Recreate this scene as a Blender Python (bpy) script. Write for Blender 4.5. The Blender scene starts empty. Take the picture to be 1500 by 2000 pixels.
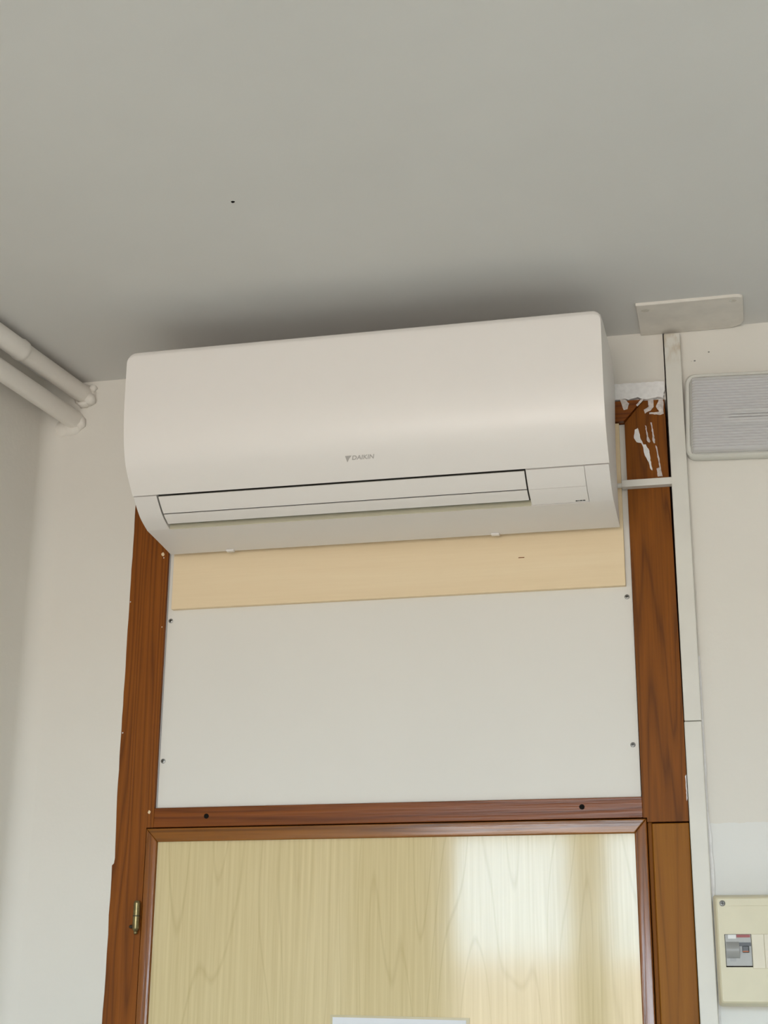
import bpy, bmesh, math, random
from mathutils import Vector, Matrix

scene = bpy.context.scene
col = scene.collection
random.seed(7)

# ------------------------------------------------------------------ camera
PITCH, YAW, ROLL = 0.323093, 0.231747, 0.009253
cam_d = bpy.data.cameras.new('camera')
cam_d.sensor_fit = 'VERTICAL'
cam_d.sensor_height = 36.0
cam_d.lens = 54.0
cam_d.clip_start = 0.05
cam = bpy.data.objects.new('camera', cam_d)
col.objects.link(cam)
fw = Vector((-math.sin(YAW) * math.cos(PITCH), math.cos(YAW) * math.cos(PITCH), math.sin(PITCH)))
rt = Vector((math.cos(YAW), math.sin(YAW), 0))
up = rt.cross(fw)
rt, up = math.cos(ROLL) * rt + math.sin(ROLL) * up, -math.sin(ROLL) * rt + math.cos(ROLL) * up
m = Matrix((rt, up, -fw)).transposed().to_4x4()
m.translation = Vector((0.558008, -2.422749, 1.741590))
cam.matrix_world = m
scene.camera = cam

# ------------------------------------------------------------------ exposure
vs = scene.view_settings
vs.view_transform = 'Standard'
vs.look = 'None'
vs.gamma = 1.0
vs.use_curve_mapping = False
vs.exposure = 0.0

# ------------------------------------------------------------------ world: bright overcast sky over a pale ground
SKY = (0.68, 0.885, 1.06)
SKY_L = 20.0
GROUND_L = 9.0
world = bpy.data.worlds.new('sky')
scene.world = world
world.use_nodes = True
wt = world.node_tree
wt.nodes.clear()
wo = wt.nodes.new('ShaderNodeOutputWorld')
wb = wt.nodes.new('ShaderNodeBackground')
tc = wt.nodes.new('ShaderNodeTexCoord')
sx = wt.nodes.new('ShaderNodeSeparateXYZ')
rp = wt.nodes.new('ShaderNodeValToRGB')
wt.links.new(tc.outputs['Generated'], sx.inputs[0])
mp = wt.nodes.new('ShaderNodeMapRange')
mp.inputs['From Min'].default_value = -0.2
mp.inputs['From Max'].default_value = 0.2
wt.links.new(sx.outputs['Z'], mp.inputs['Value'])
wt.links.new(mp.outputs[0], rp.inputs[0])
rp.color_ramp.elements[0].position = 0.59
g = GROUND_L / SKY_L
rp.color_ramp.elements[0].color = (1.03 * g, 0.94 * g, 0.87 * g, 1)
rp.color_ramp.elements[1].position = 0.61
rp.color_ramp.elements[1].color = (*SKY, 1)
wt.links.new(rp.outputs[0], wb.inputs[0])
wb.inputs[1].default_value = SKY_L
wt.links.new(wb.outputs[0], wo.inputs[0])

# room size
H = 2.867
YB = -4.6            # the wall with the windows, behind the camera
XR = 3.1
WIN = [(-0.80, -0.21), (-0.11, 0.48), (0.58, 1.17)]
WZ0, WZ1 = 0.95, 2.62
# sun: falls through the windows onto the floor, out of the picture
sd = bpy.data.lights.new('sun', 'SUN')
sd.energy = 7.5
sd.angle = math.radians(0.6)
sd.color = (1.0, 0.90, 0.78)
so = bpy.data.objects.new('sun', sd)
so.rotation_euler = (math.radians(90 - 41), 0, math.radians(-12))
so.location = (0, -8, 6)
col.objects.link(so)
for k, (a, b) in enumerate(WIN):        # daylight comes in through the panes
    ld = bpy.data.lights.new('window_portal', 'AREA')
    ld.shape = 'RECTANGLE'
    ld.size = b - a
    ld.size_y = WZ1 - WZ0
    ld.cycles.is_portal = True
    lo = bpy.data.objects.new('window_portal', ld)
    lo.location = ((a + b) / 2, YB - 0.02, (WZ0 + WZ1) / 2)
    lo.rotation_euler = (math.pi / 2, 0, 0)
    col.objects.link(lo)

# ------------------------------------------------------------------ materials
def s2l(c):
    return tuple(((v / 255) / 12.92 if v / 255 <= 0.04045 else ((v / 255 + 0.055) / 1.055) ** 2.4) for v in c)

class NT:
    def __init__(self, name):
        self.m = bpy.data.materials.new(name)
        self.m.use_nodes = True
        self.t = self.m.node_tree
        self.b = self.t.nodes['Principled BSDF']
    def n(self, typ, **kw):
        nd = self.t.nodes.new(typ)
        for k, v in kw.items():
            setattr(nd, k, v)
        return nd
    def l(self, a, b):
        self.t.links.new(a, b)
    def coords(self, scale=(1, 1, 1)):
        c = self.n('ShaderNodeTexCoord')
        mpn = self.n('ShaderNodeMapping')
        mpn.inputs['Scale'].default_value = scale
        self.l(c.outputs['Object'], mpn.inputs[0])
        return mpn.outputs[0]
    def noise(self, vec, scale=5, detail=4, rough=0.55, dist=0.0):
        nd = self.n('ShaderNodeTexNoise')
        nd.inputs['Scale'].default_value = scale
        nd.inputs['Detail'].default_value = detail
        nd.inputs['Roughness'].default_value = rough
        nd.inputs['Distortion'].default_value = dist
        self.l(vec, nd.inputs['Vector'])
        return nd.outputs['Fac']
    def ramp(self, fac, stops):
        r = self.n('ShaderNodeValToRGB')
        e = r.color_ramp.elements
        while len(e) < len(stops):
            e.new(0.5)
        for el, (p, c) in zip(e, stops):
            el.position = p
            el.color = (*c, 1) if len(c) == 3 else c
        self.l(fac, r.inputs[0])
        return r.outputs[0]
    def mix(self, fac, a, b, mode='MIX'):
        x = self.n('ShaderNodeMix', data_type='RGBA', blend_type=mode)
        for s, v in ((0, fac), (6, a), (7, b)):
            if hasattr(v, 'links'):
                self.l(v, x.inputs[s])
            elif isinstance(v, (int, float)):
                x.inputs[s].default_value = v
            else:
                x.inputs[s].default_value = (*v, 1)
        return x.outputs[2]
    def math(self, op, a, b=0.0):
        x = self.n('ShaderNodeMath', operation=op)
        for s, v in ((0, a), (1, b)):
            if hasattr(v, 'links'):
                self.l(v, x.inputs[s])
            else:
                x.inputs[s].default_value = v
        return x.outputs[0]
    def bump(self, h, strength=0.2, dist=0.002):
        b = self.n('ShaderNodeBump')
        b.inputs['Strength'].default_value = strength
        b.inputs['Distance'].default_value = dist
        self.l(h, b.inputs['Height'])
        self.l(b.outputs[0], self.b.inputs['Normal'])
    def done(self, color, rough=0.5, metal=0.0, spec=0.5, coat=0.0):
        if hasattr(color, 'links'):
            self.l(color, self.b.inputs['Base Color'])
        else:
            self.b.inputs['Base Color'].default_value = (*color, 1)
        if hasattr(rough, 'links'):
            self.l(rough, self.b.inputs['Roughness'])
        else:
            self.b.inputs['Roughness'].default_value = rough
        self.b.inputs['Metallic'].default_value = metal
        self.b.inputs['Specular IOR Level'].default_value = spec
        self.b.inputs['Coat Weight'].default_value = coat
        return self.m

def plain(name, c, rough=0.5, metal=0.0, spec=0.5, var=0.04, scale=30):
    t = NT(name)
    v = t.coords()
    f = t.noise(v, scale, 3)
    a = tuple(x * (1 - var) for x in c)
    b = tuple(min(1, x * (1 + var)) for x in c)
    return t.done(t.ramp(f, [(0.3, a), (0.7, b)]), rough, metal, spec)

def plaster(name, c, c2=None, zsplit=None, bump=0.25):
    t = NT(name)
    v = t.coords()
    big = t.noise(v, 2.2, 4)
    a = tuple(x * 0.965 for x in c)
    b = tuple(min(1, x * 1.02) for x in c)
    base = t.ramp(big, [(0.3, a), (0.7, b)])
    if c2:
        s = t.n('ShaderNodeSeparateXYZ')
        t.l(v, s.inputs[0])
        wob = t.math('MULTIPLY', t.noise(v, 60, 3), 0.006)
        zz = t.math('ADD', s.outputs[2], wob)
        low = t.math('LESS_THAN', zz, zsplit)
        right = t.math('GREATER_THAN', s.outputs[0], 0.485)
        base = t.mix(t.math('MULTIPLY', low, right), base, c2)
    fine = t.noise(v, 55, 5, 0.6)
    mid = t.noise(v, 9, 3)
    t.bump(t.math('ADD', fine, t.math('MULTIPLY', mid, 1.5)), bump, 0.002)
    return t.done(base, 0.85, spec=0.25)

def wood(name, dark, mid, light, axis='z', rough=0.5, seed=0.0, spec=0.3, ring=34.0):
    t = NT(name)
    long = 0.8
    sc = {'z': (22, 22, long), 'x': (long, 22, 22)}[axis]
    v = t.coords(sc)
    off = t.n('ShaderNodeVectorMath', operation='ADD')
    t.l(v, off.inputs[0])
    off.inputs[1].default_value = (seed, seed * 1.7, seed * 0.6)
    v = off.outputs[0]
    f = t.noise(v, 1.0, 2, 0.4, 0.25)
    rings = t.math('PINGPONG', t.math('MULTIPLY', f, ring), 1.0)
    fs = {'z': (330, 330, 8), 'x': (8, 330, 330)}[axis]
    fib = t.noise(t.coords(fs), 1.0, 3)
    c = t.ramp(rings, [(0.0, tuple(x * 0.72 for x in dark)), (0.30, mid), (1.0, light)])
    c2 = t.ramp(fib, [(0.3, tuple(x * 0.78 for x in mid)), (0.7, tuple(x * 1.12 for x in light))])
    patch = t.noise(v, 0.35, 2)
    cc = t.mix(0.40, c, c2)
    cc = t.mix(t.math('MULTIPLY', patch, 0.35), cc, dark)
    t.bump(t.math('ADD', rings, t.math('MULTIPLY', fib, 2.0)), 0.22, 0.0006)
    return t.done(cc, rough, spec=spec)

M = {}
M['wall'] = plaster('cream_wall_paint', (0.80, 0.77, 0.705), (0.82, 0.82, 0.79), 2.043)
M['wall_left'] = plaster('cream_wall_paint_side', (0.80, 0.77, 0.705))
M['ceiling'] = plaster('ceiling_paint', (0.72, 0.71, 0.68), bump=0.15)
M['room'] = plaster('room_paint', (0.78, 0.76, 0.71))
M['floor'] = plain('floor_tile', (0.46, 0.43, 0.385), 0.5, scale=4)
M['wood_l'] = wood('pine_jamb', s2l((100, 52, 10)), s2l((130, 70, 14)), s2l((150, 86, 22)), 'z', 0.5, 0.0, 0.2, 24.0)
M['wood_r'] = wood('pine_jamb_upper', s2l((94, 50, 6)), s2l((126, 70, 10)), s2l((146, 84, 16)), 'z', 0.5, 4.3, 0.2, 28.0)
M['wood_low'] = wood('pine_board_orange', s2l((132, 80, 14)), s2l((146, 90, 20)), s2l((156, 100, 26)), 'z', 0.5, 9.1, 0.2, 10.0)
M['wood_rail'] = wood('pine_rail', s2l((96, 48, 12)), s2l((126, 66, 18)), s2l((146, 80, 24)), 'x', 0.25, 2.2, 0.3, 24.0)
M['wood_edge_v'] = wood('pine_edging', s2l((96, 52, 10)), s2l((132, 74, 16)), s2l((154, 90, 24)), 'z', 0.20, 6.4, 0.6, 24.0)
M['wood_edge_h'] = wood('pine_edging_top', s2l((96, 54, 8)), s2l((138, 82, 16)), s2l((156, 96, 24)), 'x', 0.20, 3.4, 0.6, 24.0)
M['stop'] = wood('pine_stop', s2l((108, 60, 14)), s2l((132, 78, 20)), s2l((140, 84, 24)), 'z', 0.6, 1.4, 0.2, 10.0)
M['dark'] = plain('dark_gap', (0.012, 0.010, 0.008), 0.9, spec=0.1)
M['panel'] = plain('white_panel_paint', (0.80, 0.78, 0.725), 0.55, var=0.012, scale=3)
M['panel_edge'] = plain('grey_panel_edge', (0.45, 0.45, 0.45), 0.7)
M['well'] = plain('dark_louver_well', (0.07, 0.065, 0.055), 0.7)
M['filler'] = plain('white_filler', (0.86, 0.85, 0.84), 0.75, var=0.06, scale=120)
M['thin_filler'] = plain('smeared_filler', (0.66, 0.60, 0.56), 0.7, var=0.25, scale=160)
def trunk_mat():
    t = NT('trunking_paint')
    v = t.coords()
    s_ = t.n('ShaderNodeSeparateXYZ')
    t.l(v, s_.inputs[0])
    base = t.ramp(t.noise(v, 12, 3), [(0.3, (0.72, 0.70, 0.64)), (0.7, (0.77, 0.75, 0.68))])
    hi = t.ramp(t.math('MULTIPLY', t.math('SUBTRACT', s_.outputs[2], 2.795), 14.0), [(0.0, (0, 0, 0)), (0.5, (1, 1, 1))])
    blot = t.ramp(t.noise(t.coords((70, 70, 30)), 1.0, 3), [(0.42, (0, 0, 0)), (0.62, (1, 1, 1))])
    c = t.mix(t.math('MULTIPLY', t.math('MULTIPLY', hi, blot), 0.7), base, (0.50, 0.40, 0.27))
    return t.done(c, 0.45)
M['trunk'] = trunk_mat()
M['plastic'] = plain('white_plastic', (0.86, 0.82, 0.78), 0.34, var=0.004)
M['plastic2'] = plain('white_plastic_casing', (0.82, 0.785, 0.75), 0.42, var=0.004)
M['outlet'] = plain('beige_outlet_plastic', (0.62, 0.58, 0.43), 0.5)
M['logo'] = plain('grey_print', (0.46, 0.43, 0.40), 0.4)
M['mark'] = plain('dark_print', (0.05, 0.05, 0.05), 0.5)
M['screw'] = plain('zinc_screw', (0.30, 0.30, 0.29), 0.35, metal=0.9, var=0.2, scale=300)
M['brass'] = plain('aged_brass', (0.26, 0.21, 0.10), 0.34, metal=0.9, var=0.25, scale=200)
M['darkmetal'] = plain('dark_metal', (0.05, 0.045, 0.03), 0.5, metal=0.6)
M['collar'] = plaster('lumpy_plaster', (0.82, 0.785, 0.72), bump=0.9)
M['beige'] = plain('beige_box_plastic', (0.70, 0.645, 0.46), 0.42, var=0.02)
M['blank'] = plain('cream_blank_plastic', (0.76, 0.70, 0.55), 0.45, var=0.02)
M['grey'] = plain('grey_breaker_plastic', (0.40, 0.40, 0.38), 0.4)
M['midgrey'] = plain('mid_grey_plastic', (0.33, 0.33, 0.315), 0.35)
M['black'] = plain('black_plastic', (0.02, 0.02, 0.02), 0.35)
M['red'] = plain('red_print', (0.36, 0.09, 0.09), 0.5)
M['orange'] = plain('orange_print', (0.50, 0.14, 0.05), 0.5)
M['white'] = plain('white_print', (0.80, 0.80, 0.78), 0.5)
M['paper'] = plain('white_paper', (0.82, 0.83, 0.86), 0.7, var=0.01)
M['tape'] = plain('yellowed_sleeve', (0.58, 0.50, 0.30), 0.3)
M['pipe'] = plain('painted_pipe', (0.86, 0.82, 0.76), 0.40, var=0.02, scale=14)
M['plate'] = plain('painted_plate', (0.78, 0.735, 0.665), 0.6, var=0.06, scale=22)
M['tray'] = plain('lamp_tray', (0.74, 0.73, 0.73), 0.35, var=0.02)
M['tube'] = plain('lamp_tube', (0.86, 0.86, 0.84), 0.25, var=0.01)
M['rim'] = plain('lamp_rim', (0.72, 0.71, 0.65), 0.35, var=0.02)
M['sash'] = plain('window_sash', (0.6, 0.58, 0.52), 0.4)

def plywood():
    t = NT('poplar_plywood')
    f = t.noise(t.coords((1.6, 20, 16)), 1.0, 4, 0.6, 0.6)
    c = t.ramp(f, [(0.3, (0.83, 0.66, 0.42)), (0.55, (0.87, 0.70, 0.46)), (0.75, (0.89, 0.73, 0.49))])
    fib = t.noise(t.coords((8, 300, 300)), 1.0, 2)
    c = t.mix(0.12, c, t.ramp(fib, [(0.3, (0.75, 0.58, 0.36)), (0.7, (0.9, 0.75, 0.52))]))
    return t.done(c, 0.6)
M['ply'] = plywood()

def laminate():
    t = NT('pale_wood_laminate')
    f = t.noise(t.coords((11.0, 1, 1.0)), 1.0, 1, 0.3, 0.15)
    lines = t.math('PINGPONG', t.math('MULTIPLY', f, 12.0), 0.5)
    thin = t.ramp(lines, [(0.0, (1, 1, 1)), (0.07, (0, 0, 0))])
    fade = t.noise(t.coords((9, 1, 1.3)), 1.0, 2)
    fib = t.noise(t.coords((170, 1, 3.5)), 1.0, 3)
    band = t.noise(t.coords((22, 1, 0.5)), 1.0, 3)
    base = t.ramp(fib, [(0.3, (0.63, 0.505, 0.265)), (0.7, (0.77, 0.645, 0.38))])
    base = t.mix(t.math('MULTIPLY', band, 0.5), base, (0.73, 0.60, 0.325))
    c = t.mix(t.math('MULTIPLY', t.math('MULTIPLY', thin, fade), 0.5), base, (0.46, 0.35, 0.15))
    wav = t.noise(t.coords((7, 1, 4)), 1.0, 2)
    t.bump(wav, 0.06, 0.002)
    rgh = t.ramp(t.noise(t.coords((6, 1, 6)), 1.0, 3), [(0.3, (0.065, 0.065, 0.065)), (0.7, (0.085, 0.085, 0.085))])
    return t.done(c, rgh, spec=0.36)
M['laminate'] = laminate()

def clear(name, tint, trans, rough):
    t = NT(name)
    t.done(tint, rough, spec=0.6)
    tr = t.n('ShaderNodeBsdfTransparent')
    mx = t.n('ShaderNodeMixShader')
    mx.inputs[0].default_value = 1 - trans
    out = t.t.nodes['Material Output']
    t.l(tr.outputs[0], mx.inputs[1])
    t.l(t.b.outputs[0], mx.inputs[2])
    t.l(mx.outputs[0], out.inputs[0])
    return t.m
M['cover'] = clear('ribbed_clear_cover', (0.80, 0.79, 0.79), 0.45, 0.16)
M['glass'] = clear('window_glass', (0.8, 0.85, 0.85), 0.93, 0.02)

# ------------------------------------------------------------------ helpers
def obj(name, bm, mat, parent=None, smooth=None):
    me = bpy.data.meshes.new(name)
    bmesh.ops.recalc_face_normals(bm, faces=bm.faces[:])
    bm.to_mesh(me)
    bm.free()
    o = bpy.data.objects.new(name, me)
    me.materials.append(M[mat])
    col.objects.link(o)
    if parent:
        o.parent = parent
        o.matrix_parent_inverse = Matrix.Translation(-parent.location)
    if smooth:
        for p in me.polygons:
            p.use_smooth = True
        me.set_sharp_from_angle(angle=math.radians(smooth))
    return o

def thing(name, label, cat, loc, group=None, kind=None):
    o = bpy.data.objects.new(name, None)
    o.empty_display_size = 0.05
    o.location = loc
    col.objects.link(o)
    return tag(o, label, cat, group, kind)

def tag(o, label, cat, group=None, kind=None):
    o['label'] = label
    o['category'] = cat
    if group:
        o['group'] = group
    if kind:
        o['kind'] = kind
    return o

def box(bm, x0, x1, y0, y1, z0, z1, bev=0.0, seg=2):
    vs_ = [bm.verts.new((x, y, z)) for x in (x0, x1) for y in (y0, y1) for z in (z0, z1)]
    fs = [bm.faces.new([vs_[i] for i in q]) for q in
          ((0, 1, 3, 2), (4, 6, 7, 5), (0, 4, 5, 1), (2, 3, 7, 6), (0, 2, 6, 4), (1, 5, 7, 3))]
    if bev:
        es = list({e for f in fs for e in f.edges})
        bmesh.ops.bevel(bm, geom=es, offset=bev, segments=seg, profile=0.5, affect='EDGES')
    return bm

def B(*a, **k):
    return box(bmesh.new(), *a, **k)

def prism(bm, pts, y0, y1):
    """outline in x,z between two depths"""
    a = [bm.verts.new((x, y0, z)) for x, z in pts]
    b = [bm.verts.new((x, y1, z)) for x, z in pts]
    bm.faces.new(a)
    bm.faces.new(b[::-1])
    n = len(pts)
    for i in range(n):
        bm.faces.new((a[i], b[i], b[(i + 1) % n], a[(i + 1) % n]))
    return bm

def Pz(pts, y0, y1):
    return prism(bmesh.new(), pts, y0, y1)

def rrect(x0, x1, z0, z1, r, n=6):
    out = []
    for cx, cz, a0 in ((x1 - r, z1 - r, 0), (x0 + r, z1 - r, 90), (x0 + r, z0 + r, 180), (x1 - r, z0 + r, 270)):
        for k in range(n + 1):
            a = math.radians(a0 + 90 * k / n)
            out.append((cx + r * math.cos(a), cz + r * math.sin(a)))
    return out

def loft(bm, rings, caps=True):
    """rings: lists of 3D points with equal counts"""
    vr = [[bm.verts.new(p) for p in r] for r in rings]
    n = len(vr[0])
    for a, b in zip(vr[:-1], vr[1:]):
        for i in range(n):
            bm.faces.new((a[i], a[(i + 1) % n], b[(i + 1) % n], b[i]))
    if caps:
        bm.faces.new(vr[0][::-1])
        bm.faces.new(vr[-1])
    return bm

def cyl(bm, c, axis, r, h, n=20, r2=None):
    """cylinder starting at c along axis"""
    ax = Vector(axis).normalized()
    u = ax.orthogonal().normalized()
    v = ax.cross(u)
    c = Vector(c)
    rings = []
    for t, rr in ((0, r), (h, r if r2 is None else r2)):
        rings.append([c + ax * t + rr * (math.cos(2 * math.pi * k / n) * u + math.sin(2 * math.pi * k / n) * v) for k in range(n)])
    return loft(bm, rings)

def screw_head(name, x, y, z, r, parent, depth=0.0016):
    bm = bmesh.new()
    n = 16
    rings = []
    for t, rr in ((0.001, r), (-depth * 0.6, r), (-depth, r * 0.7)):
        rings.append([Vector((x + rr * math.cos(2 * math.pi * k / n), y + t, z + rr * math.sin(2 * math.pi * k / n))) for k in range(n)])
    loft(bm, rings)
    s = obj(name, bm, 'screw', parent, 40)
    sb = bmesh.new()
    box(sb, x - r * .6, x + r * .6, y - depth - .0002, y - depth + .0003, z - r * .12, z + r * .12)
    box(sb, x - r * .12, x + r * .12, y - depth - .0002, y - depth + .0003, z - r * .6, z + r * .6)
    obj('cross_slot', sb, 'dark', s)
    return s

# ------------------------------------------------------------------ the setting
SK = math.radians(7.0)                 # the side wall is not square to the door wall
CX = -0.650                            # its corner
dl = Vector((math.sin(SK), math.cos(SK), 0))

def left_x(y):
    return CX + math.tan(SK) * y

# door wall: around the opening of the door frame, closed behind it
bm = bmesh.new()
TOPZ = 2.742
box(bm, CX - 0.2, -0.4702, 0.002, 0.16, 0, H)
box(bm, 0.4722, XR + 0.1, 0.002, 0.16, 0, H)
box(bm, -0.4702, 0.4695, 0.002, 0.16, TOPZ, H)
box(bm, -0.4702, 0.4722, 0.10, 0.16, 0, H)
wall_back = tag(obj('wall_back', bm, 'wall'), 'cream plastered wall around the tall wooden door frame', 'wall', kind='structure')

# left wall with a soft rounded corner
bm = bmesh.new()
r = 0.035
nrm = Vector((math.cos(SK), -math.sin(SK), 0))       # into the room
# fillet between plane y=0.002 and the side wall
ang = math.pi / 2 + SK
corner = Vector((CX, 0.002, 0))
d1 = Vector((1, 0, 0))
d2 = -dl
bis = (d1 + d2).normalized()
half = math.acos(max(-1, min(1, d1.dot(d2)))) / 2
cen = corner + bis * (r / math.sin(half))
t1 = corner + d1 * (r / math.tan(half))
t2 = corner + d2 * (r / math.tan(half))
a1 = math.atan2(t1.y - cen.y, t1.x - cen.x)
a2 = math.atan2(t2.y - cen.y, t2.x - cen.x)
if a2 < a1:
    a2 += 2 * math.pi
plan = []
for k in range(9):
    a = a1 + (a2 - a1) * k / 8
    plan.append((cen.x + r * math.cos(a), cen.y + r * math.sin(a)))
end = Vector((left_x(YB - 0.1), YB - 0.1, 0))
plan += [(end.x, end.y), (end.x - 0.15, end.y), (CX - 0.15, 0.02), (t1.x, 0.02)]
lo_ = [bm.verts.new((x, y, 0)) for x, y in plan]
hi_ = [bm.verts.new((x, y, H)) for x, y in plan]
bm.faces.new(lo_)
bm.faces.new(hi_[::-1])
for i in range(len(plan)):
    j = (i + 1) % len(plan)
    bm.faces.new((lo_[i], lo_[j], hi_[j], hi_[i]))
tag(obj('wall_left', bm, 'wall_left', smooth=30), 'shaded cream side wall under the two white pipes', 'wall', kind='structure')

ceiling = tag(obj('ceiling', B(-1.6, XR + 0.2, YB - 0.1, 0.16, H, H + 0.1), 'ceiling'), 'flat grey-white painted ceiling above the air conditioner', 'ceiling', kind='structure')
tag(obj('floor', B(-1.6, XR + 0.2, YB - 0.1, 0.16, -0.1, 0), 'floor'), 'plain warm grey floor of the room', 'floor', kind='structure')
tag(obj('wall_right', B(XR, XR + 0.1, YB - 0.1, 0.0, 0, H), 'room'), 'cream side wall far from the pipes', 'wall', kind='structure')
bm = bmesh.new()
xs = [-1.6] + [v for w in WIN for v in w] + [XR + 0.1]
for k in range(0, len(xs), 2):
    box(bm, xs[k], xs[k + 1], YB - 0.12, YB, WZ0, WZ1)
box(bm, -1.6, XR + 0.1, YB - 0.12, YB, 0, WZ0)
box(bm, -1.6, XR + 0.1, YB - 0.12, YB, WZ1, H)
tag(obj('wall_front', bm, 'room'), 'cream wall with three windows facing the door', 'wall', kind='structure')
for k, (a, b) in enumerate(WIN):
    w = thing('window_%d' % (k + 1), ['casement window nearest the side wall with the pipes', 'middle casement window facing the door', 'casement window farthest from the pipes'][k], 'window', ((a + b) / 2, YB, WZ0), kind='structure')
    bm = bmesh.new()
    for x0, x1, z0, z1 in ((a, a + .03, WZ0, WZ1), (b - .03, b, WZ0, WZ1), (a + .03, b - .03, WZ0, WZ0 + .04), (a + .03, b - .03, WZ1 - .04, WZ1)):
        box(bm, x0, x1, YB - .09, YB - .05, z0, z1)
    obj('window_frame', bm, 'sash', w)
    obj('pane', B(a + .03, b - .03, YB - .072, YB - .068, WZ0 + .04, WZ1 - .04), 'glass', w)

# small marks in ceiling and wall
def blob(bm, c, rx, ry, rz, seed, n=10, jag=0.18):
    rnd = random.Random(seed)
    top = bmesh.ops.create_icosphere(bm, subdivisions=2, radius=1.0)
    for v in top['verts']:
        k = 1 + rnd.uniform(-jag, jag)
        v.co = Vector((c[0] + v.co.x * rx * k, c[1] + v.co.y * ry * k, c[2] + v.co.z * rz * k))

bm = bmesh.new()
blob(bm, (-0.1078, -0.5675, H), 0.0028, 0.0026, 0.0015, 3)
obj('nail_hole', bm, 'dark', ceiling)
for k, (x, z, rr) in enumerate(((0.5445, 2.822, .0016), (0.5205, 2.808, .0018), (0.515, 2.8075, .001))):
    bm = bmesh.new()
    blob(bm, (x, 0.002, z), rr, 0.0008, rr * .8, 20 + k)
    obj('nail_hole', bm, 'trunk' if k == 2 else 'screw', wall_back)

# ------------------------------------------------------------------ door frame
FB = 0.09          # frame depth
# left jamb, stepped where the door leaf hangs
tl = thing('trim_1', 'long varnished pine door jamb beside the brass hinge', 'door frame', (-0.44, 0.03, 0), kind='structure')
obj('jamb_board', Pz([(-0.4702, 0), (-0.4135, 0), (-0.4135, 2.0503), (-0.4012, 2.0503), (-0.4012, 2.704), (-0.4702, 2.742)], 0.0, FB), 'wood_l', tl)
for k, (x, z, rr) in enumerate(((-0.4115, 2.5235, .0036), (-0.4098, 2.0757, .003), (-0.4058, 2.392, .0012), (-0.467, 2.44, .0012), (-0.466, 2.21, .0014), (-0.4095, 2.517, .0012))):
    bm = bmesh.new()
    blob(bm, (x, 0.0, z), rr * .8, 0.0008, rr, 40 + k)
    obj('paint_spot', bm, 'ply' if k < 3 else 'filler', tl)
# ragged paint edge of the wall over the jamb
rnd = random.Random(5)
zs = [2.742 - 0.022 * k for k in range(35)]
edge = [(-0.4685 + rnd.uniform(-0.0004, 0.0004), z) for z in zs if z > 1.995]
edge[-1] = (-0.4655, 2.002)
edge[-2] = (-0.4662, 2.02)
edge[-3] = (-0.4668, 2.045)
edge += [(-0.4668, 1.993), (-0.4700, 1.990)]
low = [(-0.4696 + rnd.uniform(-0.0008, 0.0008), 1.97 - 0.03 * k) for k in range(12)]
bm = Pz([(-0.480, 2.742)] + edge + low + [(-0.480, low[-1][1])], -0.0008, 0.006)
obj('paint_edge', bm, 'wall_left', wall_back)

tr_ = thing('trim_2', 'varnished pine upper jamb smeared with white filler', 'door frame', (0.436, 0.03, 2.043), kind='structure')
obj('jamb_board', Pz([(0.4072, 2.0435), (0.4700, 2.0435), (0.4702, 2.20), (0.4668, 2.742), (0.4318, 2.742), (0.3992, 2.704), (0.4012, 2.0503), (0.4072, 2.0503)], 0.0, FB), 'wood_r', tr_)
smears = {
 'main': [(0.4155, 2.6908), (0.421, 2.6936), (0.4229, 2.6852), (0.4247, 2.6735), (0.4288, 2.6634), (0.4326, 2.6631), (0.4381, 2.6512), (0.439, 2.638), (0.4418, 2.6167), (0.4389, 2.6185), (0.4357, 2.6318), (0.4296, 2.6469), (0.4278, 2.6585), (0.4251, 2.6669), (0.4176, 2.6683), (0.4134, 2.6761)],
 'l1': [(0.4424, 2.7018), (0.4442, 2.7017), (0.4464, 2.6833), (0.4486, 2.6651), (0.4463, 2.6644), (0.4443, 2.6703), (0.4441, 2.6835)],
 'l2': [(0.4483, 2.6602), (0.4503, 2.66), (0.4545, 2.6303), (0.4573, 2.605), (0.4495, 2.6051), (0.4484, 2.6194), (0.4532, 2.6207), (0.4522, 2.6305)],
 'l3': [(0.4333, 2.6976), (0.4352, 2.6958), (0.437, 2.6775), (0.4404, 2.669), (0.4387, 2.6658), (0.4344, 2.6711), (0.435, 2.6777)],
 'D': [(0.4392, 2.7437), (0.4484, 2.7437), (0.4493, 2.7295), (0.4429, 2.7233), (0.4335, 2.7191), (0.4323, 2.7259), (0.4402, 2.7302)],
 'E': [(0.4575, 2.7421), (0.4652, 2.7431), (0.4646, 2.7165), (0.4592, 2.7145), (0.4411, 2.7169), (0.4412, 2.7193), (0.458, 2.7204), (0.4523, 2.7292)],
}
def rough_outline(pts, seed, amp=0.0005):
    rnd = random.Random(seed)
    out = []
    for (a, b), (c, d) in zip(pts, pts[1:] + pts[:1]):
        L = math.hypot(c - a, d - b)
        n = max(1, int(L / 0.003))
        for k in range(n):
            t = k / n
            out.append((a + (c - a) * t + rnd.uniform(-amp, amp), b + (d - b) * t + rnd.uniform(-amp, amp)))
    return out
for i, (k, p) in enumerate(smears.items()):
    obj('filler_smear', Pz(rough_outline(p, i), -0.0007, 0.0006), 'filler' if k == 'main' else 'thin_filler', tr_)

tw = thing('trim_3', 'lighter orange pine lower jamb next to the door leaf', 'door frame', (0.44, 0.03, 0), kind='structure')
obj('jamb_board', B(0.4142, 0.4702, 0.0, FB, 0, 2.0412, bev=0.0015), 'wood_low', tw)
obj('rounded_edge', B(0.4068, 0.4142, 0.006, FB, 0, 2.0440, bev=0.002), 'stop', tw)

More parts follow.
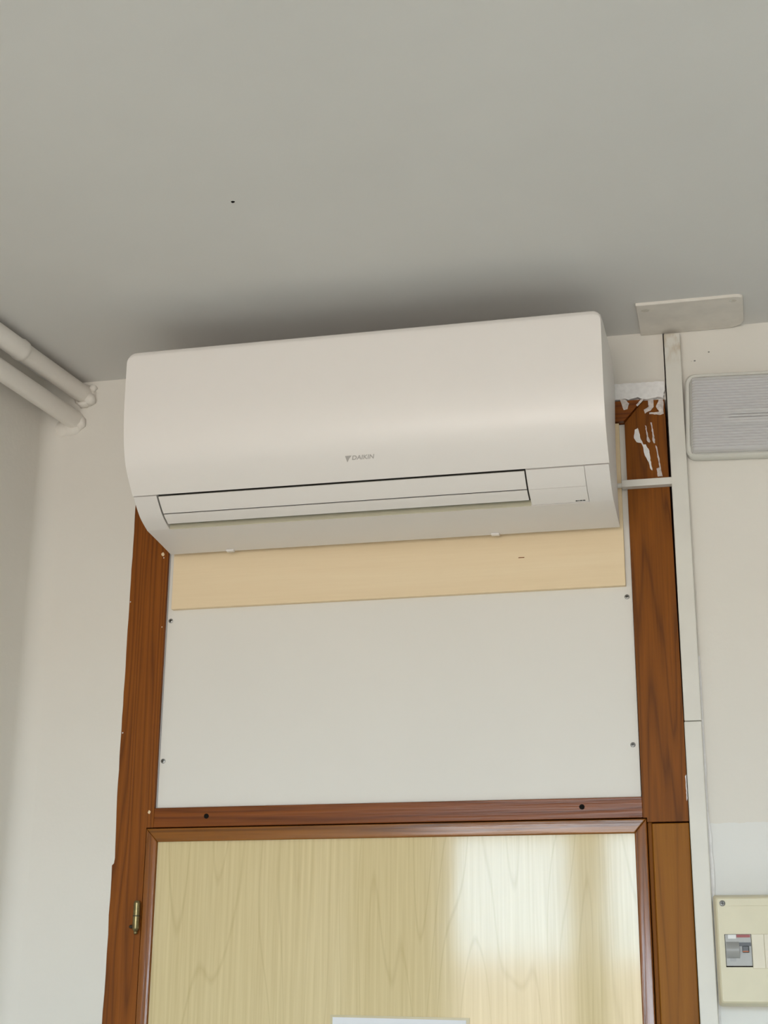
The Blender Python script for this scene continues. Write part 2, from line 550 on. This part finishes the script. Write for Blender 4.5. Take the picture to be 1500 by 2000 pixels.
th = thing('trim_4', 'varnished pine head board behind the air conditioner', 'door frame', (0, 0.03, 2.704), kind='structure')
obj('head_board', Pz([(-0.4690, 2.742), (-0.4012, 2.7055), (0.3985, 2.7055), (0.4306, 2.742)], -0.006, FB), 'wood_rail', th)
for i, p in enumerate(([(0.3932, 2.746), (0.4024, 2.7443), (0.409, 2.7362), (0.4055, 2.7265), (0.3993, 2.7254), (0.3974, 2.7339)],
                       [(0.4331, 2.7434), (0.4289, 2.7365), (0.4222, 2.7306), (0.4206, 2.733), (0.4285, 2.7429)])):
    obj('filler_smear', Pz(rough_outline(p, 60 + i), -0.0067, -0.0054), 'thin_filler', th)
fil = [(0.3600, 2.774), (0.4681, 2.7717), (0.4689, 2.7578), (0.4651, 2.7415), (0.4591, 2.7445), (0.4499, 2.7428), (0.4361, 2.7423), (0.4285, 2.7438), (0.4241, 2.7475), (0.4179, 2.7455), (0.4085, 2.743), (0.401, 2.7462), (0.3947, 2.7442), (0.3600, 2.7442)]
o = obj('filler_strip', Pz(rough_outline(fil, 77, 0.0006), -0.0072, 0.004), 'filler', wall_back)

rail = thing('trim_5', 'varnished pine transom rail with two screw holes above the door', 'door frame', (0, 0.03, 2.05), kind='structure')
obj('rail_board', B(-0.4012, 0.4012, 0.0, FB, 2.0503, 2.0822, bev=0.0012), 'wood_rail', rail)
for x, z in ((-0.3094, 2.0671), (0.3076, 2.0686)):
    bm = bmesh.new()
    n = 18
    rings = []
    for y, rr in ((0.0015, .0042), (-0.0003, .0042), (-0.0007, .0030)):
        rings.append([Vector((x + rr * math.cos(2 * math.pi * k / n), y, z + rr * math.sin(2 * math.pi * k / n))) for k in range(n)])
    loft(bm, rings)
    hole = obj('screw_hole', bm, 'dark', rail, 40)
# ------------------------------------------------------------------ door leaf
door = thing('door_1', 'flush door of glossy pale laminate edged with pine strips', 'door', (0, 0.02, 0), kind='structure')
x0, x1, zt = -0.4125, 0.4060, 2.0485
xi0, xi1, zi = -0.3925, 0.3872, 2.0268
obj('laminate_panel', B(xi0 - .004, xi1 + .004, 0.003, 0.05, 0.02, zi + .004), 'laminate', door)
def edging(name, pts, mat):
    bm = Pz(pts, -0.002, 0.05)
    es = [e for e in bm.edges if all(v.co.y < 0 for v in e.verts)]
    bmesh.ops.bevel(bm, geom=es, offset=0.0020, segments=3, profile=0.5, affect='EDGES')
    return obj(name, bm, mat, door, 40)
edging('edge_strip', [(x0, .02), (xi0, .02), (xi0, zi), (x0, zt)], 'wood_edge_v')
edging('edge_strip', [(x1, .02), (xi1, .02), (xi1, zi), (x1, zt)], 'wood_edge_v')
edging('edge_strip', [(x0, zt), (xi0, zi), (xi1, zi), (x1, zt)], 'wood_edge_h')
# brass pivot hinge
bm = bmesh.new()
hx, hy = -0.4190, -0.007
cyl(bm, (hx, hy, 1.9085), (0, 0, 1), 0.0056, 0.020, 18)
cyl(bm, (hx, hy, 1.9285), (0, 0, 1), 0.0056, 0.0035, 18, 0.0040)
hinge = obj('hinge', bm, 'brass', door, 40)
bm = bmesh.new()
cyl(bm, (hx, hy, 1.8880), (0, 0, 1), 0.0058, 0.0195, 18)
cyl(bm, (hx, hy, 1.8880), (0, 0, -1), 0.0058, 0.0035, 18, 0.0036)
blob(bm, (hx, hy, 1.8822), .0034, .0034, .0034, 1, jag=0.02)
obj('lower_barrel', bm, 'brass', hinge, 40)
bm = bmesh.new()
cyl(bm, (hx - .002, hy + .002, 1.892), (-1, 0.35, -0.05), 0.0034, 0.011, 14, 0.0026)
obj('pin', bm, 'darkmetal', hinge, 40)
obj('washer', cyl(bmesh.new(), (hx, hy, 1.9073), (0, 0, 1), 0.0062, 0.0014, 18), 'darkmetal', hinge, 40)

# ------------------------------------------------------------------ panel above the door and plywood board
tp = thing('transom_panel', 'white screwed-on panel filling the frame above the door', 'panel', (0, 0.014, 2.083))
obj('board', B(-0.3988, 0.3994, 0.006, 0.020, 2.0830, 2.7045, bev=0.0006, seg=1), 'panel', tp)
obj('edge_bead', B(-0.4011, -0.3990, 0.0062, 0.012, 2.0830, 2.7045), 'panel_edge', tp)
for x, z in ((-0.3922, 2.4036), (0.3906, 2.4047), (-0.3924, 2.1609), (0.3901, 2.1642)):
    screw_head('screw', x, 0.006, z, 0.0040, tp)
pb = thing('plywood_board', 'pale plywood strip fixed behind the air conditioner', 'board', (0, 0.0, 2.4205))
obj('board', B(-0.3893, 0.3899, -0.004, 0.006, 2.4218, 2.7035, bev=0.0006, seg=1), 'ply', pb)
bm = bmesh.new()
box(bm, 0.2165, 0.2262, -0.0046, -0.003, 2.4778, 2.4790)
obj('dark_nick', bm, 'wood_l', pb)

# ------------------------------------------------------------------ air conditioner
ac = thing('air_conditioner', 'white wall-mounted air conditioner with closed flap above the door', 'air conditioner', (0, -0.006, 2.514))
key = [(-0.022, 2.5150), (-0.0672, 2.5186), (-0.1058, 2.5213), (-0.1337, 2.5230), (-0.1530, 2.5290), (-0.1720, 2.5372), (-0.1958, 2.5549), (-0.2164, 2.5742), (-0.2327, 2.5918),
       (-0.2415, 2.6047), (-0.2495, 2.6245), (-0.2547, 2.6459), (-0.2591, 2.6755), (-0.2609, 2.7063), (-0.2616, 2.7458), (-0.2618, 2.7790), (-0.2602, 2.7870), (-0.2555, 2.7930), (-0.2460, 2.7958)]
def catmull(P, sub=5):
    out = []
    P = [Vector(p) for p in P]
    for i in range(len(P) - 1):
        a = P[max(i - 1, 0)]; b = P[i]; c = P[i + 1]; d = P[min(i + 2, len(P) - 1)]
        for k in range(sub):
            t = k / sub
            out.append(0.5 * ((2 * b) + (c - a) * t + (2 * a - 5 * b + 4 * c - d) * t * t + (3 * b - a - 3 * c + d) * t ** 3))
    out.append(P[-1])
    return out
low_part = [Vector(p) for p in key[:3]] + [Vector(key[3])]
front = low_part[:-1] + catmull(key[3:], 5)
def offs(P, d):
    """offset towards the inside of the casing"""
    out = []
    for i, p in enumerate(P):
        a = P[max(i - 1, 0)]
        b = P[min(i + 1, len(P) - 1)]
        t = (b - a).normalized()
        n = Vector((t.y, -t.x))
        out.append(p + n * d)
    return out
def near(y, z):
    return min(range(len(front)), key=lambda i: (front[i] - Vector((y, z))).length)
# arc length lookup so that seams sit exactly
def cut(P, y, z):
    q = Vector((y, z))
    best = None
    for i in range(len(P) - 1):
        a, b = P[i], P[i + 1]
        t = max(0, min(1, (q - a).dot(b - a) / (b - a).length_squared))
        p = a + (b - a) * t
        if best is None or (p - q).length < best[0]:
            best = ((p - q).length, i + t)
    return best[1]
def at(P, s):
    i = min(int(s), len(P) - 2)
    return P[i] + (P[i + 1] - P[i]) * (s - i)
def seg(P, s0, s1):
    out = [at(P, s0)]
    i = int(math.floor(s0)) + 1
    while i < s1 - 1e-6:
        if i - s0 > 1e-6:
            out.append(P[i])
        i += 1
    out.append(at(P, s1))
    return out
S_LIP = cut(front, -0.1330, 2.5229)
S_BOT = cut(front, -0.1490, 2.5277)
S_SPLIT = cut(front, -0.1715, 2.5370)
S_SEAM = cut(front, -0.2008, 2.5595)
S_TOP = len(front) - 1
in4 = offs(front, 0.0045)
in3 = offs(front, 0.0030)
in12 = offs(front, 0.0130)
top_back = [Vector(p) for p in ((-0.20, 2.7975), (-0.10, 2.8035), (-0.06, 2.8035), (-0.03, 2.797), (-0.012, 2.782), (-0.008, 2.765), (-0.014, 2.742), (-0.034, 2.69), (-0.046, 2.62), (-0.034, 2.545))]
def extrude(bm, P, xa, xb):
    a = [bm.verts.new((xa, p.x, p.y)) for p in P]
    b = [bm.verts.new((xb, p.x, p.y)) for p in P]
    bm.faces.new(a)
    bm.faces.new(b[::-1])
    n = len(P)
    for i in range(n):
        bm.faces.new((a[i], b[i], b[(i + 1) % n], a[(i + 1) % n]))
XL, XRR = -0.388, 0.386
FL, FR, RR = -0.3485, 0.2575, 0.3490
up_in = seg(offs(front, 0.0062), S_SEAM, S_TOP)
P_end = seg(front, 0, S_SEAM) + up_in + top_back
P_flap = seg(front, 0, S_LIP) + seg(in12, S_LIP, S_SEAM) + up_in + top_back
P_rec = seg(front, 0, S_LIP) + seg(in3, S_LIP, S_SEAM) + up_in + top_back
bm = bmesh.new()
extrude(bm, P_end, XL, FL)
extrude(bm, P_flap, FL, FR)
extrude(bm, P_rec, FR, RR)
extrude(bm, P_end, RR, XRR)
obj('casing', bm, 'plastic2', ac, 28)
obj('back_chassis', B(-0.372, 0.372, -0.06, -0.0042, 2.530, 2.775), 'plastic2', ac)

def shell(name, s0, s1, xa, xb, thick, mat, rad=0.0, lift=0.0, parent=None):
    P0 = offs(front, -lift) if lift else front
    Pi = offs(front, thick)
    bm = bmesh.new()
    extrude(bm, seg(P0, s0, s1) + seg(Pi, s0, s1)[::-1], xa, xb)
    return obj(name, bm, mat, parent or ac, 28)
# front panel with rounded upper corners: columns across, top edge drops near the ends
bm = bmesh.new()
sec_o = seg(front, S_SEAM + 0.35, S_TOP)
sec_i = seg(offs(front, 0.0040), S_SEAM + 0.35, S_TOP)
cols_x = []
RC = 0.014
nc = 8
for k in range(nc + 1):
    a = math.pi / 2 * k / nc
    cols_x.append((XL - 0.001 + RC * (1 - math.cos(a)), RC * (1 - math.sin(a))))
cols = cols_x + [(XRR + 0.001 - (x - (XL - 0.001)), d) for x, d in cols_x[::-1]]
zlim = 2.7955
rings = []
for x, drop in cols:
    lim = zlim - drop
    ring = []
    for Pq in (sec_o, sec_i[::-1]):
        for p in Pq:
            zz = p.y
            zc = lim - (0.0 if Pq is sec_o else 0.0015)
            if zz > 2.765:
                f_ = (zz - 2.765) / (2.7958 - 2.765)
                zz = 2.765 + f_ * (zc - 2.765)
            ring.append(Vector((x, p.x, zz)))
    rings.append(ring)
loft(bm, rings)
fp = obj('front_panel', bm, 'plastic', ac, 28)

shell('flap', S_SPLIT + 0.32, S_SEAM - 0.38, FL + 0.0030, FR - 0.0020, 0.0018, 'plastic')
shell('lower_flap', S_BOT, S_SPLIT - 0.26, FL + 0.0030, FR - 0.0020, 0.0018, 'plastic')
# inner lip of the air outlet seen below the flap
bm = bmesh.new()
PA = offs(front, 0.0120)
extrude(bm, [at(front, S_LIP + 0.02), at(PA, S_LIP + 0.02), at(PA, S_LIP + 0.30), at(offs(front, 0.0006), S_LIP + 0.30)], FL + 0.0003, FR - 0.0003)
obj('air_outlet', bm, 'outlet', ac, 28)
bm = bmesh.new()
extrude(bm, seg(offs(front, 0.0095), S_LIP + 0.6, S_SEAM - 0.02) + seg(in12, S_LIP + 0.6, S_SEAM - 0.02)[::-1], FL + 0.0003, FR - 0.0003)
obj('louver_well', bm, 'well', ac, 28)
shell('receiver_panel', S_SPLIT + 0.07, S_SEAM - 0.06, FR + 0.0012, RR - 0.0012, 0.0028, 'plastic')
dp = shell('display_cover', S_LIP + 0.9, S_SPLIT - 0.05, FR + 0.0012, RR - 0.0012, 0.0028, 'plastic')
# indicator print
i0 = S_LIP + 1.9
p = at(front, i0)
t = (at(front, i0 + 0.3) - at(front, i0 - 0.3)).normalized()
un = Vector((0, t.x, t.y))
no = Vector((0, -t.y, t.x))
if no.z > 0:
    no = -no
for xa, w_ in ((0.3275, .0034), (0.3316, .0016), (0.3340, .0042), (0.3388, .0038)):
    bm = bmesh.new()
    c = Vector((0, p.x, p.y))
    v8 = []
    for dx in (xa, xa + w_):
        for h_ in (-0.0012, 0.0012):
            for d_ in (-0.0003, 0.0003):
                q = c + un * h_ + no * d_
                v8.append(bm.verts.new((dx, q.y, q.z)))
    for qd in ((0, 1, 3, 2), (4, 6, 7, 5), (0, 4, 5, 1), (2, 3, 7, 6), (0, 2, 6, 4), (1, 5, 7, 3)):
        bm.faces.new([v8[i] for i in qd])
    obj('indicator_print', bm, 'mark', dp)
# little clips under the lower edge
for x in (-0.278, 0.182):
    bm = bmesh.new()
    box(bm, x - 0.007, x + 0.007, -0.030, -0.0215, 2.5125, 2.5158, bev=0.001)
    obj('clip', bm, 'plastic2', ac)
# logo: triangle mark and slanted lettering on the front panel
SL = cut(front, -0.2303, 2.5892)
lc = at(front, SL)
t = (at(front, SL + 0.8) - at(front, SL - 0.8)).normalized()
un = Vector((0, t.x, t.y)).normalized()
no = Vector((0, -t.y, t.x))
if no.z > 0:
    no = -no
def on_panel(u, v, d):
    q = Vector((0, lc.x, lc.y)) + un * v + no * d
    return Vector((u, q.y, q.z))
bm = bmesh.new()
tri = [(-0.0225, 0.0040), (-0.0120, 0.0040), (-0.0165, -0.0008), (-0.0198, -0.0062), (-0.0206, -0.0062)]
a = [bm.verts.new(on_panel(u, v, -0.0004)) for u, v in tri]
b = [bm.verts.new(on_panel(u, v, 0.0004)) for u, v in tri]
bm.faces.new(a)
bm.faces.new(b[::-1])
for i in range(len(tri)):
    j = (i + 1) % len(tri)
    bm.faces.new((a[i], b[i], b[j], a[j]))
lg = obj('logo', bm, 'logo', ac)
cu = bpy.data.curves.new('lettering', 'FONT')
cu.body = 'DAIKIN'
cu.shear = 0.25
cu.offset = 0.018
cu.space_character = 1.02
cu.extrude = 0.05
tmp = bpy.data.objects.new('lettering_tmp', cu)
col.objects.link(tmp)
bpy.context.view_layer.update()
me = bpy.data.meshes.new_from_object(tmp.evaluated_get(bpy.context.evaluated_depsgraph_get()))
bpy.data.objects.remove(tmp)
bpy.data.curves.remove(cu)
xs_ = [v.co.x for v in me.vertices]
ys_ = [v.co.y for v in me.vertices]
lx0, lx1, ly0, ly1 = min(xs_), max(xs_), min(ys_), max(ys_)
for v in me.vertices:
    u = -0.0122 + (v.co.x - lx0) / (lx1 - lx0) * 0.0368
    w_ = -0.0034 + (v.co.y - ly0) / (ly1 - ly0) * 0.0072
    v.co = on_panel(u, w_, 0.0004 if v.co.z > 0 else -0.0004)
me.materials.append(M['logo'])
lt = bpy.data.objects.new('lettering', me)
col.objects.link(lt)
lt.parent = lg

# ------------------------------------------------------------------ cable raceway and trunking
rw = thing('cable_raceway', 'short white raceway crossing the jamb from air conditioner to trunking', 'raceway', (0.432, -0.006, 2.590))
bm = B(0.3910, 0.4740, -0.0150, 0.0, 2.5862, 2.5982, bev=0.0010)
obj('channel', bm, 'trunk', rw)
bm = bmesh.new()
cyl(bm, (0.3700, -0.010, 2.5905), (1, 0, 0), 0.0042, 0.0215, 14)
obj('cable', bm, 'trunk', rw, 40)
obj('end_gap', B(0.4738, 0.4752, -0.0130, -0.002, 2.5840, 2.5990), 'stop', rw)

tk = thing('cable_trunking', 'tall narrow white cable trunking running beside the door frame to the ceiling', 'trunking', (0.485, 0, 0))
obj('upper_cover', B(0.4720, 0.4985, -0.0150, 0.002, 2.1955, 2.8545, bev=0.0016), 'trunk', tk)
obj('lower_cover', B(0.4716, 0.4980, -0.0152, 0.002, 0.0, 2.1945, bev=0.0016), 'trunk', tk)
obj('paint_chip', Pz(rough_outline([(0.4682, 2.112), (0.4699, 2.115), (0.4700, 2.078), (0.4686, 2.074)], 91, .0003), -0.0006, 0.0005), 'filler', tr_)
# sealant along the trunking's lower edge
rnd = random.Random(11)
bm = bmesh.new()
outl = [(0.4975, 2.30)] + [(0.5000 + rnd.uniform(0, 0.0016) + (0.0022 if 1.93 < z < 2.02 else 0), z) for z in [2.30 - 0.02 * k for k in range(29)]] + [(0.4975, 1.72)]
prism(bm, outl, -0.003 + 0.0, 0.004)
obj('sealant', bm, 'filler', tk)

# ------------------------------------------------------------------ painted cover plate on the ceiling
cp = thing('cover_plate', 'painted-over rectangular cover plate on the ceiling above the trunking', 'cover plate', (0.52, -0.055, H))
pts = [(0.4330, 0.0), (0.4330, -0.1150), (0.6000, -0.1150)]
pl = []
for cx, cy, a0 in ((0.5925, -0.1060, 270),):
    for k in range(6):
        a = math.radians(a0 + 90 * k / 5)
        pl.append((cx + 0.012 * math.cos(a), cy + 0.010 * math.sin(a)))
br = []
for k in range(8):
    a = math.radians(0 + 90 * k / 7)
    br.append((0.580 + 0.0245 * math.cos(a), -0.026 + 0.026 * math.sin(a)))
plan = [(0.4330, 0.001), (0.4330, -0.1160)] + pl + br
bm = bmesh.new()
a = [bm.verts.new((x, y, H + 0.001)) for x, y in plan]
b = [bm.verts.new((x, y, H - 0.005)) for x, y in plan]
bm.faces.new(a)
bt = bm.faces.new(b[::-1])
for i in range(len(plan)):
    j = (i + 1) % len(plan)
    bm.faces.new((a[i], b[i], b[j], a[j]))
bmesh.ops.bevel(bm, geom=list(bt.edges), offset=0.0015, segments=2, profile=0.5, affect='EDGES')
obj('plate', bm, 'plate', cp)
for k, (x, y, rr) in enumerate(((0.4475, -0.096, 0.0065), (0.5880, -0.104, 0.0055), (0.578, -0.022, 0.010))):
    bm = bmesh.new()
    blob(bm, (x, y, H - 0.0052), rr, rr * 0.9, 0.0007, 80 + k, jag=0.3)
    obj('screw_filler', bm, 'trunk' if k < 2 else 'plate', cp, 60)

# ------------------------------------------------------------------ emergency light
el = thing('emergency_light', 'rectangular emergency light with ribbed clear cover on the wall', 'emergency light', (0.50, 0, 2.70))
EX1 = 0.862
bm = bmesh.new()
zc0, zc1 = 2.6275, 2.7755
rings = []
for y, ins in ((0.002, 0.004), (-0.004, 0.0), (-0.018, 0.0), (-0.022, 0.0025), (-0.022, 0.0065), (-0.016, 0.0075)):
    rings.append([Vector((x, y, z)) for x, z in rrect(0.5005 + ins, EX1 - ins, zc0 + ins, zc1 - ins, 0.016)])
loft(bm, rings)
obj('base', bm, 'rim', el, 40)
obj('reflector_tray', B(0.516, EX1 - .016, -0.019, -0.0155, 2.640, 2.764), 'tray', el)
obj('lamp_holder', B(0.5605, EX1 - .05, -0.036, -0.018, 2.679, 2.7045, bev=0.003), 'tube', el)
for z in (2.6885, 2.6935):
    obj('slot', B(0.570, EX1 - .07, -0.0368, -0.0355, z, z + 0.0014), 'black', el)
# ribbed cover
bm = bmesh.new()
NR = 26
z0c, z1c = 2.6330, 2.7590
def rib_section(yf, z0, z1, amp):
    out = []
    for k in range(NR):
        for f_, d_ in ((0.0, 0.0), (0.3, 0.75), (0.5, 1.0), (0.7, 0.75)):
            z = z0 + (z1 - z0) * (k + f_) / NR
            out.append((yf - amp * d_, z))
    out.append((yf, z1))
    return out
def cover_ring(x, yf, z0, z1, amp, yb, zb0, zb1):
    s = rib_section(yf, z0, z1, amp)
    pts = [(yb, zb0), (yf + 0.006, z0 - 0.003), (yf + 0.002, z0 - 0.001)] + s + [(yf + 0.002, z1 + 0.001), (yf + 0.006, z1 + 0.003), (yb, zb1)]
    return [Vector((x, y, z)) for y, z in pts]
rings = [cover_ring(0.5085, -0.022, 2.6380, 2.760, 0.0003, -0.018, 2.6365, 2.7635),
         cover_ring(0.5105, -0.032, 2.6355, 2.7595, 0.0008, -0.018, 2.6350, 2.7655),
         cover_ring(0.5130, -0.041, 2.6340, z1c, 0.0018, -0.018, 2.6345, 2.7675),
         cover_ring(0.5165, -0.0430, z0c, z1c, 0.0030, -0.018, 2.6340, 2.7680),
         cover_ring(EX1 - .0165, -0.0430, z0c, z1c, 0.0030, -0.018, 2.6340, 2.7680),
         cover_ring(EX1 - .0085, -0.022, 2.6380, 2.760, 0.0003, -0.018, 2.6365, 2.7635)]
vr = [[bm.verts.new(p) for p in r_] for r_ in rings]
for a, b in zip(vr[:-1], vr[1:]):
    for i in range(len(a) - 1):
        bm.faces.new((a[i], a[i + 1], b[i + 1], b[i]))
obj('ribbed_cover', bm, 'cover', el, 35)
el.rotation_euler.y = math.radians(2.1)

# ------------------------------------------------------------------ breaker box
bb = thing('breaker_box', 'beige plastic breaker box with grey switch on the wall', 'breaker box', (0.6, 0, 1.7725))
BX0, BX1, BZ0, BZ1 = 0.5005, 0.706, 1.7735, 1.9295
bm = bmesh.new()
rings = []
for y, ins, r_ in ((0.002, 0.0, 0.004), (-0.042, 0.0, 0.004), (-0.056, 0.0040, 0.004), (-0.058, 0.0062, 0.003)):
    rings.append([Vector((x, y, z)) for x, z in rrect(BX0 + ins, BX1 - ins, BZ0 + ins, BZ1 - ins, r_, 4)])
loft(bm, rings)
obj('enclosure', bm, 'beige', bb, 30)
bm = bmesh.new()
# upper flange strip, raised lines of the moulded front
prism(bm, rrect(BX0 + .0075, BX1 - .0075, 1.9130, 1.9225, 0.001, 2), -0.0592, -0.0575)
obj('front_ridge', bm, 'beige', bb)
screw_head('screw', 0.5140, -0.0592, 1.9165, 0.0042, bb)
# breaker module in its window
bw = obj('switch_window', B(0.5143, 0.5520, -0.0586, -0.050, 1.8270, 1.8728), 'dark', bb)
br_ = obj('breaker', B(0.5150, 0.5516, -0.0598, -0.052, 1.8285, 1.8725, bev=0.0005, seg=1), 'grey', bb)
obj('white_tag', B(0.5192, 0.5305, -0.0602, -0.0595, 1.8665, 1.8722), 'white', br_)
obj('red_tag', B(0.5312, 0.5505, -0.0602, -0.0595, 1.8682, 1.8722), 'red', br_)
bm = bmesh.new()
n = 10
ring0, ring1 = [], []
prof_ = [(-0.0590, 1.8630)] + [(-0.0596 - 0.0060 * math.sin(math.pi * k / n), 1.8625 - 0.0235 * k / n) for k in range(n + 1)] + [(-0.0590, 1.8385)]
loft(bm, [[Vector((x, y, z)) for y, z in prof_] for x in (0.5160, 0.5345)])
obj('test_cover', bm, 'midgrey', br_, 40)
obj('test_tab', B(0.5205, 0.5290, -0.0612, -0.0590, 1.8350, 1.8392), 'midgrey', br_)
obj('toggle_slot', B(0.5345, 0.5510, -0.0603, -0.0595, 1.8560, 1.8612), 'black', br_)
obj('toggle', B(0.5385, 0.5480, -0.0640, -0.0590, 1.8470, 1.8562, bev=0.0008), 'black', br_)
obj('toggle_mark', B(0.5390, 0.5474, -0.0644, -0.0636, 1.8478, 1.8492), 'orange', br_)
for k in range(8):
    xa = 0.5525 + 0.0176 * k
    if xa + 0.017 > 0.700:
        break
    obj('blank_cover', B(xa, xa + 0.0173, -0.0600, -0.052, 1.8250, 1.8727, bev=0.0005, seg=1), 'blank', bb)

# ------------------------------------------------------------------ paper on the door
pn = thing('paper_notice', 'white sheet of paper in a yellowed sleeve on the door', 'paper', (0.0165, 0.0, 1.457))
nt_ = [(-0.0886, 1.7545), (0.1215, 1.7512), (0.1215, 1.457), (-0.0886, 1.457)]
obj('sleeve', Pz([(-0.0925, 1.7580), (0.1268, 1.7548), (0.1268, 1.452), (-0.0925, 1.452)], 0.0022, 0.0034), 'tape', pn)
obj('sheet', Pz(nt_, 0.0014, 0.0024), 'paper', pn)

# ------------------------------------------------------------------ pipes along the side wall
def tube_rings(c0, d, stations, n=24):
    d = d.normalized()
    u = Vector((0, 0, 1)).cross(d).normalized()
    v = d.cross(u)
    return [[c0 + d * s + rr * (math.cos(2 * math.pi * k / n) * u + math.sin(2 * math.pi * k / n) * v) for k in range(n)] for s, rr in stations]
def collar(bm, c, rx, rz, ry, seed):
    blob(bm, c, rx, ry, rz, seed, jag=0.08)
LEN = 4.55
for k, (x, z, rr, lab) in enumerate(((-0.5835, 2.8405, 0.0168, 'white painted pipe running just under the ceiling with a coupling'),
                                     (-0.5995, 2.7925, 0.0175, 'lower white painted pipe running along the side wall'))):
    c0 = Vector((x, 0.0, z))
    pt = thing('heating_pipe', lab, 'pipe', (x, 0, z), group='pair of painted pipes in the corner')
    bm = loft(bmesh.new(), tube_rings(c0 + dl * 0.02, -dl, [(0, rr), (LEN, rr)]))
    obj('pipe', bm, 'pipe', pt, 40)
    if k == 0:
        bm = loft(bmesh.new(), tube_rings(c0, -dl, [(0.205, rr), (0.208, rr + 0.0024), (0.216, rr + 0.0030), (0.224, rr + 0.0012), (0.60, rr + 0.0012), (0.603, rr)]))
        obj('coupling', bm, 'pipe', pt, 40)
    bm = bmesh.new()
    if k == 0:
        collar(bm, (x + 0.001, 0.004, z - 0.002), rr * 1.32, rr * 1.42, 0.014, 5)
        blob(bm, (x + 0.014, -0.004, z - 0.012), 0.011, 0.012, 0.011, 6, jag=0.16)
        blob(bm, (x + 0.002, -0.004, z - 0.020), 0.011, 0.012, 0.006, 7, jag=0.2)
        blob(bm, (x + 0.016, 0.0, z + 0.012), 0.008, 0.006, 0.008, 8, jag=0.2)
    else:
        collar(bm, (x - 0.006, 0.004, z - 0.006), rr * 1.6, rr * 1.45, 0.012, 9)
        blob(bm, (x + 0.013, 0.0, z - 0.006), 0.010, 0.010, 0.015, 12, jag=0.14)
        blob(bm, (x - 0.022, 0.004, z - 0.014), 0.020, 0.010, 0.018, 13, jag=0.1)
    obj('plaster_collar', bm, 'collar', pt, 80)
